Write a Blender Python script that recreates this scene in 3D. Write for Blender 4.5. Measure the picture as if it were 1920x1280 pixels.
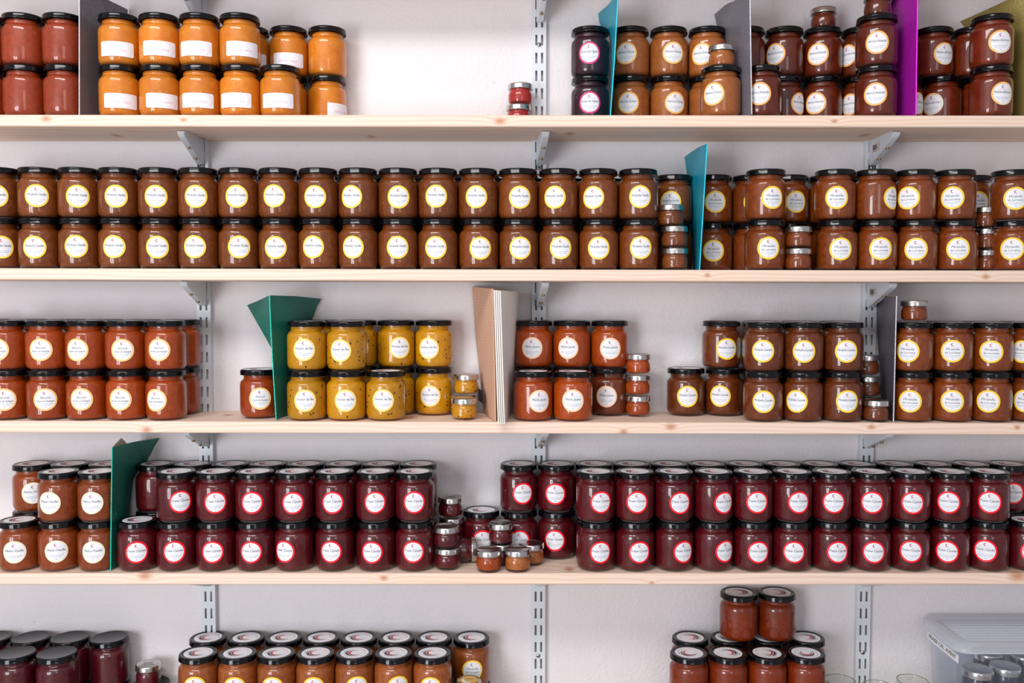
import bpy, math, random
from mathutils import Vector, Matrix
random.seed(7)
sc = bpy.context.scene
for o in list(bpy.data.objects): bpy.data.objects.remove(o)
COL = sc.collection

# ------------------------------------------------------------------ camera, light, exposure
FPX, TILT = 1700.0, math.atan(.049)
WALLD = 1.68                       # camera to wall (m); wall plane is y = 0, camera height is z = CAMZ
CAMZ = 1.50
cam = bpy.data.cameras.new('camera'); camo = bpy.data.objects.new('camera', cam); COL.objects.link(camo)
cam.sensor_width = 36; cam.lens = FPX / 1920 * 36; cam.clip_start = .05
camo.location = (0, -WALLD, CAMZ); camo.rotation_euler = (math.pi / 2 - TILT, 0, 0)
sc.camera = camo
sc.view_settings.view_transform = 'Standard'; sc.view_settings.look = 'None'
sc.view_settings.gamma = 1; sc.view_settings.use_curve_mapping = False
sc.view_settings.exposure = -0.07
sc.cycles.transparent_max_bounces = 24
w = bpy.data.worlds.new('world'); sc.world = w; w.use_nodes = True
w.node_tree.nodes['Background'].inputs[0].default_value = (.93, .92, 1, 1)
w.node_tree.nodes['Background'].inputs[1].default_value = .43

def area(name, loc, tgt, sx, sy, power, color):
    l = bpy.data.lights.new(name, 'AREA'); l.shape = 'RECTANGLE'; l.size = sx; l.size_y = sy; l.energy = power; l.color = color
    o = bpy.data.objects.new(name, l); COL.objects.link(o); o.location = loc
    o.rotation_euler = (Vector(tgt) - Vector(loc)).to_track_quat('-Z', 'Y').to_euler()
    return o
area('ceiling_light', (-.70, -1.75, CAMZ + 1.36), (-.3, 0, CAMZ - .3), 1.8, .45, 33, (1, .98, .965))
for wx in (-2.0, -1.42):     # the two casements of the window on the left
    area('window_light', (wx, -2.95, CAMZ - .2), (-.1, 0, CAMZ - .15), .46, 1.5, 29, (.93, .96, 1))
area('window_light', (.75, -3.6, CAMZ + .35), (0, 0, CAMZ), .8, 1.6, 10, (.95, .97, 1))

# ------------------------------------------------------------------ projection helpers (pixel at a known distance -> point in the room)
CT, ST = math.cos(TILT), math.sin(TILT)
def zat(v, dep):
    k = (640 - v) / FPX
    return (k * dep * CT - dep * ST) / (CT + k * ST)
def xat(u, dep, Z): return (u - 960) * (dep * CT - Z * ST) / FPX
def uat(X, dep, Z): return 960 + FPX * X / (dep * CT - Z * ST)
def P(u, v, dep):
    Z = zat(v, dep); return Vector((xat(u, dep, Z), dep - WALLD, CAMZ + Z))
def B(u, dep, Z): return Vector((xat(u, dep, Z), dep - WALLD, CAMZ + Z))

# ------------------------------------------------------------------ materials
def lin(c): return tuple(((x / 255) / 12.92 if x / 255 <= .04045 else ((x / 255 + .055) / 1.055) ** 2.4) for x in c) + (1,)
def mat(name, rgb, rough=.5, metal=0, spec=.5, coat=0):
    m = bpy.data.materials.new(name); m.use_nodes = True
    b = m.node_tree.nodes['Principled BSDF']
    b.inputs['Base Color'].default_value = lin(rgb); b.inputs['Roughness'].default_value = rough
    b.inputs['Metallic'].default_value = metal; b.inputs['Specular IOR Level'].default_value = spec
    b.inputs['Coat Weight'].default_value = coat
    return m
def nodes(m): return m.node_tree.nodes, m.node_tree.links, m.node_tree.nodes['Principled BSDF']
def N(m, t, **kw):
    n = m.node_tree.nodes.new(t)
    for k, v in kw.items():
        if k in n.inputs.keys(): n.inputs[k].default_value = v
        else: setattr(n, k, v)
    return n
def mathn(m, op, a, b=None, c=None, clamp=False):
    n = m.node_tree.nodes.new('ShaderNodeMath'); n.operation = op; n.use_clamp = clamp
    for i, x in enumerate((a, b, c)):
        if x is None: continue
        if isinstance(x, (int, float)): n.inputs[i].default_value = x
        else: m.node_tree.links.new(x, n.inputs[i])
    return n.outputs[0]
def mixc(m, fac, a, b):
    n = m.node_tree.nodes.new('ShaderNodeMix'); n.data_type = 'RGBA'
    for i, x in ((0, fac), (6, a), (7, b)):
        if isinstance(x, (int, float, tuple)): n.inputs[i].default_value = x
        else: m.node_tree.links.new(x, n.inputs[i])
    return n.outputs[2]

# plaster wall
M_wall = mat('plaster', (226, 220, 223), .85, spec=.25)
nt, L, b = nodes(M_wall)
tc = N(M_wall, 'ShaderNodeTexCoord')
n1 = N(M_wall, 'ShaderNodeTexNoise', Scale=150., Detail=4.); L.new(tc.outputs['Object'], n1.inputs['Vector'])
n2 = N(M_wall, 'ShaderNodeTexNoise', Scale=14., Detail=5., Roughness=.6); L.new(tc.outputs['Object'], n2.inputs['Vector'])
h = mathn(M_wall, 'ADD', mathn(M_wall, 'MULTIPLY', n1.outputs[0], .35), mathn(M_wall, 'MULTIPLY', n2.outputs[0], .6))
bp = N(M_wall, 'ShaderNodeBump', Strength=.6, Distance=.006); L.new(h, bp.inputs['Height']); L.new(bp.outputs[0], b.inputs['Normal'])
n3 = N(M_wall, 'ShaderNodeTexNoise', Scale=3., Detail=3.); L.new(tc.outputs['Object'], n3.inputs['Vector'])
n4 = N(M_wall, 'ShaderNodeTexNoise', Scale=22., Detail=6.); L.new(tc.outputs['Object'], n4.inputs['Vector'])
base = mixc(M_wall, n3.outputs[0], lin((230, 227, 229)), lin((222, 216, 219)))
spot = mathn(M_wall, 'MULTIPLY', mathn(M_wall, 'GREATER_THAN', n4.outputs[0], .735), .35)
L.new(mixc(M_wall, spot, base, lin((176, 150, 132))), b.inputs['Base Color'])

def wood(name, knots, seed):
    """pale pine; knots = list of (x, z or y, radius) in the shelf's own metres"""
    m = mat(name, (240, 215, 190), .55, spec=.3)
    nt, L, b = nodes(m)
    tc = N(m, 'ShaderNodeTexCoord'); mp = N(m, 'ShaderNodeMapping'); L.new(tc.outputs['Object'], mp.inputs[0])
    mp.inputs['Location'].default_value = (seed * 3.1, seed, seed * .7)
    mp.inputs['Scale'].default_value = (1.9, 9, 14)
    warp = N(m, 'ShaderNodeTexNoise', Scale=1.3, Detail=2.); L.new(mp.outputs[0], warp.inputs['Vector'])
    fine = N(m, 'ShaderNodeTexNoise', Scale=3.2, Detail=6., Roughness=.65); L.new(mp.outputs[0], fine.inputs['Vector'])
    sp = N(m, 'ShaderNodeSeparateXYZ'); L.new(tc.outputs['Object'], sp.inputs[0])
    g = mathn(m, 'ADD', mathn(m, 'MULTIPLY', sp.outputs[2], 820), mathn(m, 'MULTIPLY', sp.outputs[1], 260))
    g = mathn(m, 'ADD', g, mathn(m, 'MULTIPLY', warp.outputs[0], 17))
    ringmask = None
    for (kx, ky, kz, kr) in knots:
        dx = mathn(m, 'MULTIPLY', mathn(m, 'SUBTRACT', sp.outputs[0], kx), .62)
        dy = mathn(m, 'MULTIPLY', mathn(m, 'SUBTRACT', sp.outputs[1], ky), .35)
        dz = mathn(m, 'SUBTRACT', sp.outputs[2], kz)
        d = mathn(m, 'SQRT', mathn(m, 'ADD', mathn(m, 'ADD', mathn(m, 'MULTIPLY', dx, dx), mathn(m, 'MULTIPLY', dz, dz)), mathn(m, 'MULTIPLY', dy, dy)))
        fall = mathn(m, 'POWER', 2.718, mathn(m, 'MULTIPLY', d, -1 / (kr * 1.5)))
        g = mathn(m, 'ADD', g, mathn(m, 'MULTIPLY', fall, 9))
        k = mathn(m, 'SUBTRACT', 1.25, mathn(m, 'DIVIDE', d, kr), clamp=True)
        k = mathn(m, 'MULTIPLY', k, mathn(m, 'ADD', .9, mathn(m, 'MULTIPLY', mathn(m, 'SINE', mathn(m, 'MULTIPLY', d, 2600)), .1)))
        ringmask = k if ringmask is None else mathn(m, 'MAXIMUM', ringmask, k)
    gr = mathn(m, 'POWER', mathn(m, 'ADD', mathn(m, 'MULTIPLY', mathn(m, 'SINE', g), .5), .5), 3.)
    c = mixc(m, mathn(m, 'MULTIPLY', gr, .34), lin((238, 212, 193)), lin((208, 152, 114)))
    c = mixc(m, mathn(m, 'MULTIPLY', fine.outputs[0], .3), c, lin((241, 217, 199)))
    if ringmask is not None: c = mixc(m, mathn(m, 'MULTIPLY', ringmask, .85, clamp=True), c, lin((188, 120, 80)))
    L.new(c, b.inputs['Base Color'])
    bp = N(m, 'ShaderNodeBump', Strength=.15, Distance=.001); L.new(fine.outputs[0], bp.inputs['Height']); L.new(bp.outputs[0], b.inputs['Normal'])
    return m

def thin_clear(name, tint, ior, rough, extra=None):
    m = bpy.data.materials.new(name); m.use_nodes = True; t = m.node_tree; t.nodes.clear()
    out = t.nodes.new('ShaderNodeOutputMaterial'); tr = t.nodes.new('ShaderNodeBsdfTransparent'); tr.inputs[0].default_value = tint
    gl = t.nodes.new('ShaderNodeBsdfGlossy'); gl.inputs['Roughness'].default_value = rough; gl.inputs[0].default_value = (1, 1, 1, 1)
    lw = t.nodes.new('ShaderNodeLayerWeight'); lw.inputs[0].default_value = .5
    pw = t.nodes.new('ShaderNodeMath'); pw.operation = 'POWER'; t.links.new(lw.outputs['Facing'], pw.inputs[0]); pw.inputs[1].default_value = 4.6
    f0 = ((ior - 1) / (ior + 1)) ** 2
    ma = t.nodes.new('ShaderNodeMath'); ma.operation = 'MULTIPLY_ADD'; t.links.new(pw.outputs[0], ma.inputs[0]); ma.inputs[1].default_value = 1 - f0; ma.inputs[2].default_value = f0
    mx = t.nodes.new('ShaderNodeMixShader'); t.links.new(ma.outputs[0], mx.inputs[0]); t.links.new(tr.outputs[0], mx.inputs[1]); t.links.new(gl.outputs[0], mx.inputs[2])
    last = mx
    if extra:
        df = t.nodes.new('ShaderNodeBsdfDiffuse'); df.inputs[0].default_value = extra[1]
        tl = t.nodes.new('ShaderNodeBsdfTranslucent'); tl.inputs[0].default_value = extra[1]
        ad = t.nodes.new('ShaderNodeMixShader'); ad.inputs[0].default_value = .4
        t.links.new(df.outputs[0], ad.inputs[1]); t.links.new(tl.outputs[0], ad.inputs[2])
        m2 = t.nodes.new('ShaderNodeMixShader'); m2.inputs[0].default_value = extra[0]
        t.links.new(mx.outputs[0], m2.inputs[1]); t.links.new(ad.outputs[0], m2.inputs[2]); last = m2
    t.links.new(last.outputs[0], out.inputs[0])
    return m
M_glass = thin_clear('jar_glass', (.985, .985, .985, 1), 1.46, .025)
M_eglass = thin_clear('empty_glass', (.955, .965, .95, 1), 1.5, .03)
M_tub = thin_clear('clear_plastic', (.88, .91, .96, 1), 1.45, .1, (.10, (.66, .72, .82, 1)))
M_tublid = thin_clear('frosted_plastic', (.9, .93, .97, 1), 1.45, .2, (.50, (.93, .95, .99, 1)))

DARK = dict(orange=.76, passion=.72, strawberry=.5, darkberry=.5, caramel=.72, brick=.8, peach=.68, apricotpepper=.68, plumpale=.66, purple=.6, pink=.8, violet=.9)
def jam(name, rgb, rgb2, scale=130., speck=None):
    m = mat(name, rgb, .38, spec=.35); nt, L, b = nodes(m)
    tc = N(m, 'ShaderNodeTexCoord'); oi = N(m, 'ShaderNodeObjectInfo')
    va = N(m, 'ShaderNodeVectorMath', operation='ADD'); L.new(tc.outputs['Object'], va.inputs[0]); L.new(oi.outputs['Random'], va.inputs[1])
    n = N(m, 'ShaderNodeTexNoise', Scale=scale, Detail=4., Roughness=.6); L.new(va.outputs[0], n.inputs['Vector'])
    f = mathn(m, 'MULTIPLY', mathn(m, 'SUBTRACT', n.outputs[0], .36), 2.8, clamp=True)
    c = mixc(m, f, lin(rgb), lin(rgb2))
    if speck:
        v = N(m, 'ShaderNodeTexVoronoi', Scale=speck[0]); L.new(va.outputs[0], v.inputs['Vector'])
        s = mathn(m, 'LESS_THAN', v.outputs['Distance'], speck[1])
        c = mixc(m, mathn(m, 'MULTIPLY', s, speck[3]), c, lin(speck[2]))
    dk = DARK.get(name[4:], .62)
    r = mathn(m, 'ADD', .88 * dk, mathn(m, 'MULTIPLY', oi.outputs['Random'], .24 * dk))
    hs = N(m, 'ShaderNodeHueSaturation'); L.new(r, hs.inputs['Value']); L.new(c, hs.inputs['Color'])
    L.new(hs.outputs[0], b.inputs['Base Color'])
    return m
M_lid = mat('black_lacquer', (6, 6, 9), .13, spec=.4)
M_silver = mat('silver_tin', (205, 203, 200), .24, metal=1)
M_paper = mat('label_paper', (232, 233, 238), .55)
M_ink = mat('dark_ink', (44, 46, 68), .6)
M_ink2 = mat('pale_ink', (130, 136, 150), .6)
M_pink = mat('pink_ink', (226, 176, 186), .6)
M_red = mat('crimson_ink', (196, 24, 60), .5)
M_black = mat('black_ink', (22, 20, 30), .5)
M_seed = mat('black_seed', (26, 22, 20), .35)
M_steel = mat('white_powder_coat', (212, 217, 223), .38)
M_brass = mat('brass', (150, 122, 84), .35, metal=1)
M_zinc = mat('zinc', (190, 188, 186), .35, metal=1)

# ------------------------------------------------------------------ mesh helpers
def mesh(name, V, F, mats, mi=None, smooth=True, sharp=40):
    me = bpy.data.meshes.new(name); me.from_pydata([tuple(v) for v in V], [], F)
    for m in mats: me.materials.append(m)
    if mi: me.polygons.foreach_set('material_index', mi)
    if smooth:
        me.polygons.foreach_set('use_smooth', [True] * len(me.polygons)); me.set_sharp_from_angle(angle=math.radians(sharp))
    me.update(); return me
def add(name, me, parent=None, loc=(0, 0, 0), rz=0, **kw):
    o = bpy.data.objects.new(name, me); COL.objects.link(o); o.location = loc
    if rz: o.rotation_euler = (0, 0, rz)
    if parent is not None: o.parent = parent
    for k, v in kw.items():
        if v is not None: o[k] = v
    return o
def lathe(prof, seg=40, rf=None):
    V, F = [], []
    for r, z in prof:
        for i in range(seg):
            a = 2 * math.pi * i / seg; rr = r if rf is None else rf(r, z, a)
            V.append((rr * math.cos(a), rr * math.sin(a), z))
    n = len(prof)
    for j in range(n - 1):
        for i in range(seg):
            k = (i + 1) % seg; F.append((j * seg + i, j * seg + k, (j + 1) * seg + k, (j + 1) * seg + i))
    if prof[0][0] > 1e-6: F.append(tuple(range(seg - 1, -1, -1)))
    if prof[-1][0] > 1e-6: F.append(tuple((n - 1) * seg + i for i in range(seg)))
    return V, F
def box(x0, x1, y0, y1, z0, z1, V=None, F=None):
    V = [] if V is None else V; F = [] if F is None else F; k = len(V)
    V += [(x0, y0, z0), (x1, y0, z0), (x1, y1, z0), (x0, y1, z0), (x0, y0, z1), (x1, y0, z1), (x1, y1, z1), (x0, y1, z1)]
    F += [(k, k + 3, k + 2, k + 1), (k + 4, k + 5, k + 6, k + 7), (k, k + 1, k + 5, k + 4), (k + 1, k + 2, k + 6, k + 5), (k + 2, k + 3, k + 7, k + 6), (k + 3, k, k + 4, k + 7)]
    return V, F
_tc = {}
def text2d(s, bold=0., shear=0., spacing=1.):
    key = (s, bold, shear, spacing)
    if key not in _tc:
        cu = bpy.data.curves.new('t', 'FONT'); cu.body = s; cu.size = 1; cu.align_x = 'CENTER'; cu.resolution_u = 2
        cu.offset = bold; cu.shear = shear; cu.space_character = spacing
        o = bpy.data.objects.new('t', cu); me = o.to_mesh()
        V = [(v.co.x, v.co.y) for v in me.vertices]; F = [tuple(p.vertices) for p in me.polygons]
        o.to_mesh_clear(); bpy.data.objects.remove(o); bpy.data.curves.remove(cu)
        _tc[key] = (V, F)
    return _tc[key]
def text_w(s, **k):
    V, F = text2d(s, **k); xs = [v[0] for v in V]; return max(xs) - min(xs)
class Flat:
    """collects flat coloured shapes in 2D (x, y, height step, slot)"""
    def __init__(s): s.V = []; s.F = []; s.M = []
    def put(s, V, F, h, mi):
        k = len(s.V); s.V += [(x, y, h) for x, y in V]; s.F += [tuple(k + i for i in f) for f in F]; s.M += [mi] * len(F)
    def text(s, t, cx, cy, size, mi, h=2, width=None, sx=1, **k):
        V, F = text2d(t, **k)
        if not V: return
        xs = [v[0] for v in V]; m = (max(xs) + min(xs)) / 2; ww = (max(xs) - min(xs)) * size
        f = sx if width is None else width / ww
        s.put([((x - m) * size * f + cx, y * size + cy) for x, y in V], F, h, mi)
    def disc(s, r0, r1, mi, h=1, seg=40, mfun=None, cx=0, cy=0):
        k = len(s.V)
        for i in range(seg):
            a = 2 * math.pi * i / seg
            s.V += [(cx + r0 * math.cos(a), cy + r0 * math.sin(a), h), (cx + r1 * math.cos(a), cy + r1 * math.sin(a), h)]
        for i in range(seg):
            j = (i + 1) % seg; s.F.append((k + 2 * i, k + 2 * i + 1, k + 2 * j + 1, k + 2 * j))
            s.M.append(mi if mfun is None else mfun(2 * math.pi * i / seg))
    def grid_disc(s, r, mi, h=1):
        st = [0.001, r * .33, r * .66, r]
        for a, b_ in zip(st, st[1:]): s.disc(a, b_, mi, h)
        s.disc(0.0, .001, mi, h, seg=8)
    def arc(s, cx, cy, r, a0, a1, w0, w1, mi, h=2, n=22):
        """crescent stroke: width grows from w0 at the ends to w1 in the middle, angles in degrees"""
        k = len(s.V)
        for i in range(n + 1):
            t = i / n; a = math.radians(a0 + (a1 - a0) * t); ww = w0 + (w1 - w0) * math.sin(math.pi * t) ** 1.2
            s.V += [(cx + (r - ww / 2) * math.cos(a), cy + (r - ww / 2) * math.sin(a), h), (cx + (r + ww / 2) * math.cos(a), cy + (r + ww / 2) * math.sin(a), h)]
        for i in range(n): s.F.append((k + 2 * i, k + 2 * i + 1, k + 2 * i + 3, k + 2 * i + 2)); s.M.append(mi)
    def arc_text(s, t, r, a_mid, size, mi, step, h=2):
        n = len(t)
        for i, ch in enumerate(t):
            if ch == ' ': continue
            a = math.radians(a_mid - (i - (n - 1) / 2) * step); V, F = text2d(ch, bold=.01)
            ca, sa = math.cos(a - math.pi / 2), math.sin(a - math.pi / 2)
            s.put([((x * size) * ca - (y * size + r) * sa, (x * size) * sa + (y * size + r) * ca) for x, y in V], F, h, mi)
    def wrap(s, name, R, z0, mats):
        V = []
        for x, y, h in s.V:
            rr = R + .00013 * h; a = x / R
            V.append((rr * math.sin(a), -rr * math.cos(a), z0 + y))
        return s.build(name, V, mats)
    def build(s, name, V, mats):
        # make every face look outward
        F = []
        for f in s.F:
            ax = sum((s.V[f[i]][0] * s.V[f[(i + 1) % len(f)]][1] - s.V[f[(i + 1) % len(f)]][0] * s.V[f[i]][1]) for i in range(len(f)))
            F.append(f if ax > 0 else tuple(reversed(f)))
        return mesh(name, V, F, mats, s.M, smooth=True)
    def flat(s, name, z, mats): return s.build(name, [(x, y, z + .00013 * h) for x, y, h in s.V], mats)

# ------------------------------------------------------------------ jar meshes (metres)
JR, JH = .0345, .0855
glassP = [(.0265, .0012), (.0285, 0), (.0305, .0012), (.0328, .0045), (.0340, .008), (.0345, .012), (.0345, .0570), (.0342, .0605), (.0334, .0633), (.0320, .0657), (.0302, .0675),
          (.0289, .0685), (.0282, .0696), (.0284, .0706), (.0292, .0714), (.0294, .0722), (.0290, .0731), (.0281, .0738), (.0280, .0800)]
ME_glass = mesh('jar_glass', *lathe(glassP, 44), [M_glass])
# open bottom/top caps are part of the lathe and keep the jar closed
jamP = [(.0, .0028), (.0272, .0028), (.0302, .0040), (.0322, .0068), (.0337, .0120), (.0338, .0565), (.0334, .0600), (.0325, .0630), (.0309, .0652), (.0290, .0670), (.0272, .0688), (.0268, .0755), (0, .0755)]
LR = .0337
def lugs(r, z, a): return r * (1 - (.012 * max(0, math.cos(6 * a)) ** 6 if r > .0300 and z < .0835 else 0))
lidP = [(.0300, .0766), (.0330, .0757), (LR, .0763), (LR, .0772), (.0333, .0779), (.0333, .0826), (.0328, .0842), (.0316, .0853), (.0302, .0855), (.0290, .0850), (.0280, .0847), (0, .0847)]
ME_lid = mesh('jar_lid', *lathe(lidP, 48, lugs), [M_lid], sharp=60)
miniG = [(.0175, 0), (.0192, 0), (.0208, .0015), (.0219, .005), (.0221, .009), (.0221, .0165), (.0216, .0205), (.0203, .0235), (.0195, .0245), (.0198, .0258), (.0195, .027), (.0195, .030)]
ME_mglass = mesh('mini_glass', *lathe(miniG, 32), [M_glass])
miniJ = [(0, .0035), (.0165, .0035), (.0198, .0052), (.0212, .009), (.0213, .0165), (.0207, .0200), (.0192, .0230), (.0187, .0275), (0, .0275)]
miniL = [(.0200, .0283), (.0222, .0277), (.0227, .0283), (.0224, .0295), (.0224, .0350), (.0219, .0365), (.0208, .0373), (.0197, .0373), (.0192, .0367), (0, .0367)]
ME_mlid = mesh('mini_lid', *lathe(miniL, 36), [M_silver], sharp=60)

# round white sticker on the black lids
f = Flat(); f.grid_disc(.0248, 0)
f.arc(.0005, -.0002, .0095, 62, 318, .0002, .0036, 1)
f.arc(-.0004, -.0004, .0128, 95, 338, .0002, .0030, 2); f.arc(-.0006, 0, .0152, 120, 250, .0002, .0014, 2)
f.arc_text('MAISON', .0180, 132, .0036, 3, 14); f.arc_text('CABARIS', .0180, 42, .0036, 1, 13.5)
f.arc_text('CONFITURES ARTISANALES', .0186, -90, .0018, 4, 5)
f.disc(0, .0005, 3, 2, 6, cx=-.0196, cy=.001); f.disc(0, .0005, 3, 2, 6, cx=.0196, cy=-.002)
ME_sticker = f.flat('lid_sticker', .0847, [M_paper, M_red, M_black, M_ink, M_ink2])

FL = {}
def flavour(key, c1, c2, ring, title, desc, scale=130., speck=(150., .13, (40, 18, 14), .4), half=None, lab='round', lid='sticker', seeds=False):
    m = jam('jam_' + key, c1, c2, scale, speck)
    d = dict(jam=mesh('jam_fill', *lathe(jamP, 36), [m]), mini=mesh('jam_fill', *lathe(miniJ, 28), [m]), desc=desc, lid=lid, label=None, seeds=seeds, mat=m)
    if lab == 'round' and ring:
        rm = mat('ring_' + key, ring, .5); mats = [M_paper, rm, M_ink, M_ink2, M_pink, M_red]
        if half: mats.append(mat('ring2_' + key, half, .5))
        f = Flat(); f.grid_disc(.0163, 0); f.disc(.0163, .0193, 1, 1, 44, (lambda a: 6 if math.cos(a + .5) > 0 else 1) if half else None)
        f.arc(.0002, .0112, .0021, 45, 320, .0002, .0010, 5); f.arc(-.0002, .0110, .0027, 100, 290, .0002, .0006, 3)
        f.text('MAISON CABARIS', 0, .0063, .0014, 4, width=.0165)
        ti = title if isinstance(title, (list, tuple)) else [title]
        f.text(ti[0], 0, .0004 if len(ti) == 1 else .0016, .0062 if len(ti) == 1 else .0054, 2, width=min(.0298, max(.0160, .00235 * len(ti[0]) )), bold=0, shear=.12)
        if len(ti) > 1: f.text(ti[1], 0, -.0042, .0050, 2, width=min(.0285, .0022 * len(ti[1])), bold=0, shear=.12)
        k = -.0012 if len(ti) > 1 else 0
        if len(ti) == 1: f.put([(-.012, -.0026), (.012, -.0026), (.012, -.0024), (-.012, -.0024)], [(0, 1, 2, 3)], 2, 4)
        f.text('50g de sucre de canne BIO', 0, -.0070 + k * .6, .0021, 3, width=.0245); f.text('pour 100g de fruits', 0, -.0097 + k * .4, .0021, 3, width=.0180)
        f.text('220g', 0, -.0140, .0019, 3, width=.0042)
        d['label'] = f.wrap('label_' + key, .03462, .0365, mats)
    if lab == 'rect':
        f = Flat(); n = 20; W, H = .0285, .0122
        for i in range(n):
            x0 = -W + 2 * W * i / n; x1 = -W + 2 * W * (i + 1) / n
            h0 = H - (.0015 if i == 0 else 0); h1 = H - (.0015 if i == n - 1 else 0)
            f.put([(x0, -h0), (x1, -h1), (x1, h1), (x0, h0)], [(0, 1, 2, 3)], 1, 0)
        def seg(x0, y0, x1, y1, t=.0003):
            dx, dy = x1 - x0, y1 - y0; l = math.hypot(dx, dy); nx, ny = -dy / l * t / 2, dx / l * t / 2; q = max(1, int(l / .004))
            for i in range(q):
                a, c = i / q, (i + 1) / q
                f.put([(x0 + dx * a - nx, y0 + dy * a - ny), (x0 + dx * c - nx, y0 + dy * c - ny), (x0 + dx * c + nx, y0 + dy * c + ny), (x0 + dx * a + nx, y0 + dy * a + ny)], [(0, 1, 2, 3)], 2, 1)
        for g in (0, .0012):
            a, bb, cc = .0205 - g, .0100 - g, .0262 - g
            for x0, y0, x1, y1 in ((-a, bb, a, bb), (a, bb, cc, 0), (cc, 0, a, -bb), (a, -bb, -a, -bb), (-a, -bb, -cc, 0), (-cc, 0, -a, bb)): seg(x0, y0, x1, y1)
        f.text('CONFITURE', 0, .0028, .0036, 1, width=.017); f.text('ORANGE / VANILLE', 0, -.0040, .0052, 2, width=.033, bold=.01)
        d['label'] = f.wrap('label_' + key, .03462, .0250, [M_paper, mat('rose_line', (240, 208, 214), .6), mat('rose_text', (226, 176, 190), .6)])
    FL[key] = d
flavour('brick', (178, 70, 32), (152, 52, 20), None, '', 'unlabelled brick-red jam jar', lab=None)
flavour('orange', (240, 146, 34), (226, 122, 22), None, '', 'orange jam jar', lab='rect', scale=60)
flavour('purple', (66, 20, 40), (48, 12, 34), (222, 60, 120), 'Bonté des Vignes', 'purple jam jar, pink-ringed label')
flavour('caramel', (196, 114, 50), (170, 90, 36), (246, 186, 96), 'Abricot Dulcey', 'caramel-coloured jam jar')
flavour('almond', (132, 48, 16), (96, 26, 8), (244, 176, 98), 'Abricot-Amande', 'dark amber jam jar', scale=70)
flavour('melonapricot', (152, 54, 12), (116, 32, 6), (246, 182, 100), 'Melon-Abricot', 'russet jam jar', scale=60, half=(226, 214, 186))
flavour('plumvanilla', (158, 82, 24), (126, 56, 12), (252, 210, 70), 'Mirabelle-Vanille', 'yellow-labelled brown jam jar')
flavour('plum', (166, 80, 22), (134, 54, 10), (250, 204, 50), ('Mirabelle', 'de Lorraine'), 'yellow-labelled chestnut jam jar')
flavour('plumcinnamon', (142, 68, 22), (110, 44, 10), (250, 204, 46), 'Mirabelle-Cannelle', 'yellow-labelled dark brown jam jar')
flavour('apricotpepper', (192, 78, 6), (168, 58, 2), (252, 196, 122), ('Abricot', 'Poivre de Kampot'), 'peach-labelled red-orange jam jar')
flavour('passion', (228, 162, 10), (214, 142, 6), (254, 214, 110), 'Douceur des Îles', 'seedy golden jam jar', seeds=True)
flavour('peach', (200, 84, 8), (176, 62, 4), (252, 206, 164), 'Pêche Jaune', 'red-orange peach-labelled jam jar')
flavour('peachbrown', (136, 62, 28), (118, 48, 20), (252, 206, 164), 'Pêche Jaune', 'brown peach-labelled jam jar')
flavour('melonvanilla', (176, 82, 26), (146, 56, 14), (236, 226, 196), 'Melon-Vanille', 'cream-labelled amber jam jar')
flavour('strawberry', (124, 6, 26), (84, 2, 16), (255, 0, 34), 'Fraise Cijosée', 'red-labelled crimson jam jar', scale=260., speck=(420., .2, (214, 84, 60), .7))
flavour('darkberry', (122, 8, 34), (84, 3, 20), None, '', 'unlabelled dark red jam jar', lab=None, lid='plain', speck=(420., .16, (180, 60, 60), .45))
flavour('plumpale', (188, 102, 42), (160, 76, 26), (250, 210, 60), ('Mirabelle', 'de Lorraine'), 'yellow-labelled light brown jam jar')
flavour('tomatored', (160, 56, 6), (136, 42, 2), None, '', 'unlabelled red-orange jam jar', lab=None)
flavour('pink', (190, 50, 46), (168, 34, 36), None, '', '', lab=None)
flavour('violet', (48, 42, 66), (36, 30, 52), None, '', '', lab=None)

def seed_mesh(n, r, z0, z1, s=.0016, sd=1):
    rnd = random.Random(sd); V, F = [], []
    for i in range(n):
        a = rnd.uniform(0, 2 * math.pi); z = rnd.uniform(z0, z1); t = rnd.uniform(0, math.pi); rr = r - rnd.uniform(0, .0006)
        k = len(V); ex, ey = math.cos(t), math.sin(t)
        q = [(1, 0, 0), (-1, 0, 0), (0, .62, 0), (0, -.62, 0), (0, 0, .5), (0, 0, -.5)]
        q += [(.62, .42, 0), (-.62, .42, 0), (-.62, -.42, 0), (.62, -.42, 0)]
        for (x, y, h) in q:
            u, vv = (x * ex - y * ey) * s, (x * ey + y * ex) * s; R = rr + h * s
            V.append((R * math.cos(a) - u * math.sin(a), R * math.sin(a) + u * math.cos(a), z + vv))
        ringi = [0, 6, 2, 7, 1, 8, 3, 9]
        for c in (4, 5):
            for m_ in range(8):
                f_ = (k + ringi[m_], k + ringi[(m_ + 1) % 8], k + c); F.append(f_ if c == 4 else f_[::-1])
    return mesh('seeds', V, F, [M_seed], sharp=180)
ME_seeds = [seed_mesh(28, .0341, .008, .062, s=.0021, sd=i) for i in range(3)]
ME_mseeds = seed_mesh(14, .0217, .006, .022, s=.0018, sd=9)

def face_angle(X, dep, Z, lu, R=.0346):
    """turn about the jar's own axis that brings its label to image column lu"""
    beta = -math.atan2(X, dep)
    def uu(d): a = beta + d; return uat(X + R * math.sin(a), dep - R * math.cos(a), Z)
    lo, hi = -1.45, 1.45
    for _ in range(30):
        m = (lo + hi) / 2
        if uu(m) < lu: lo = m
        else: hi = m
    return beta + (lo + hi) / 2

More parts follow.
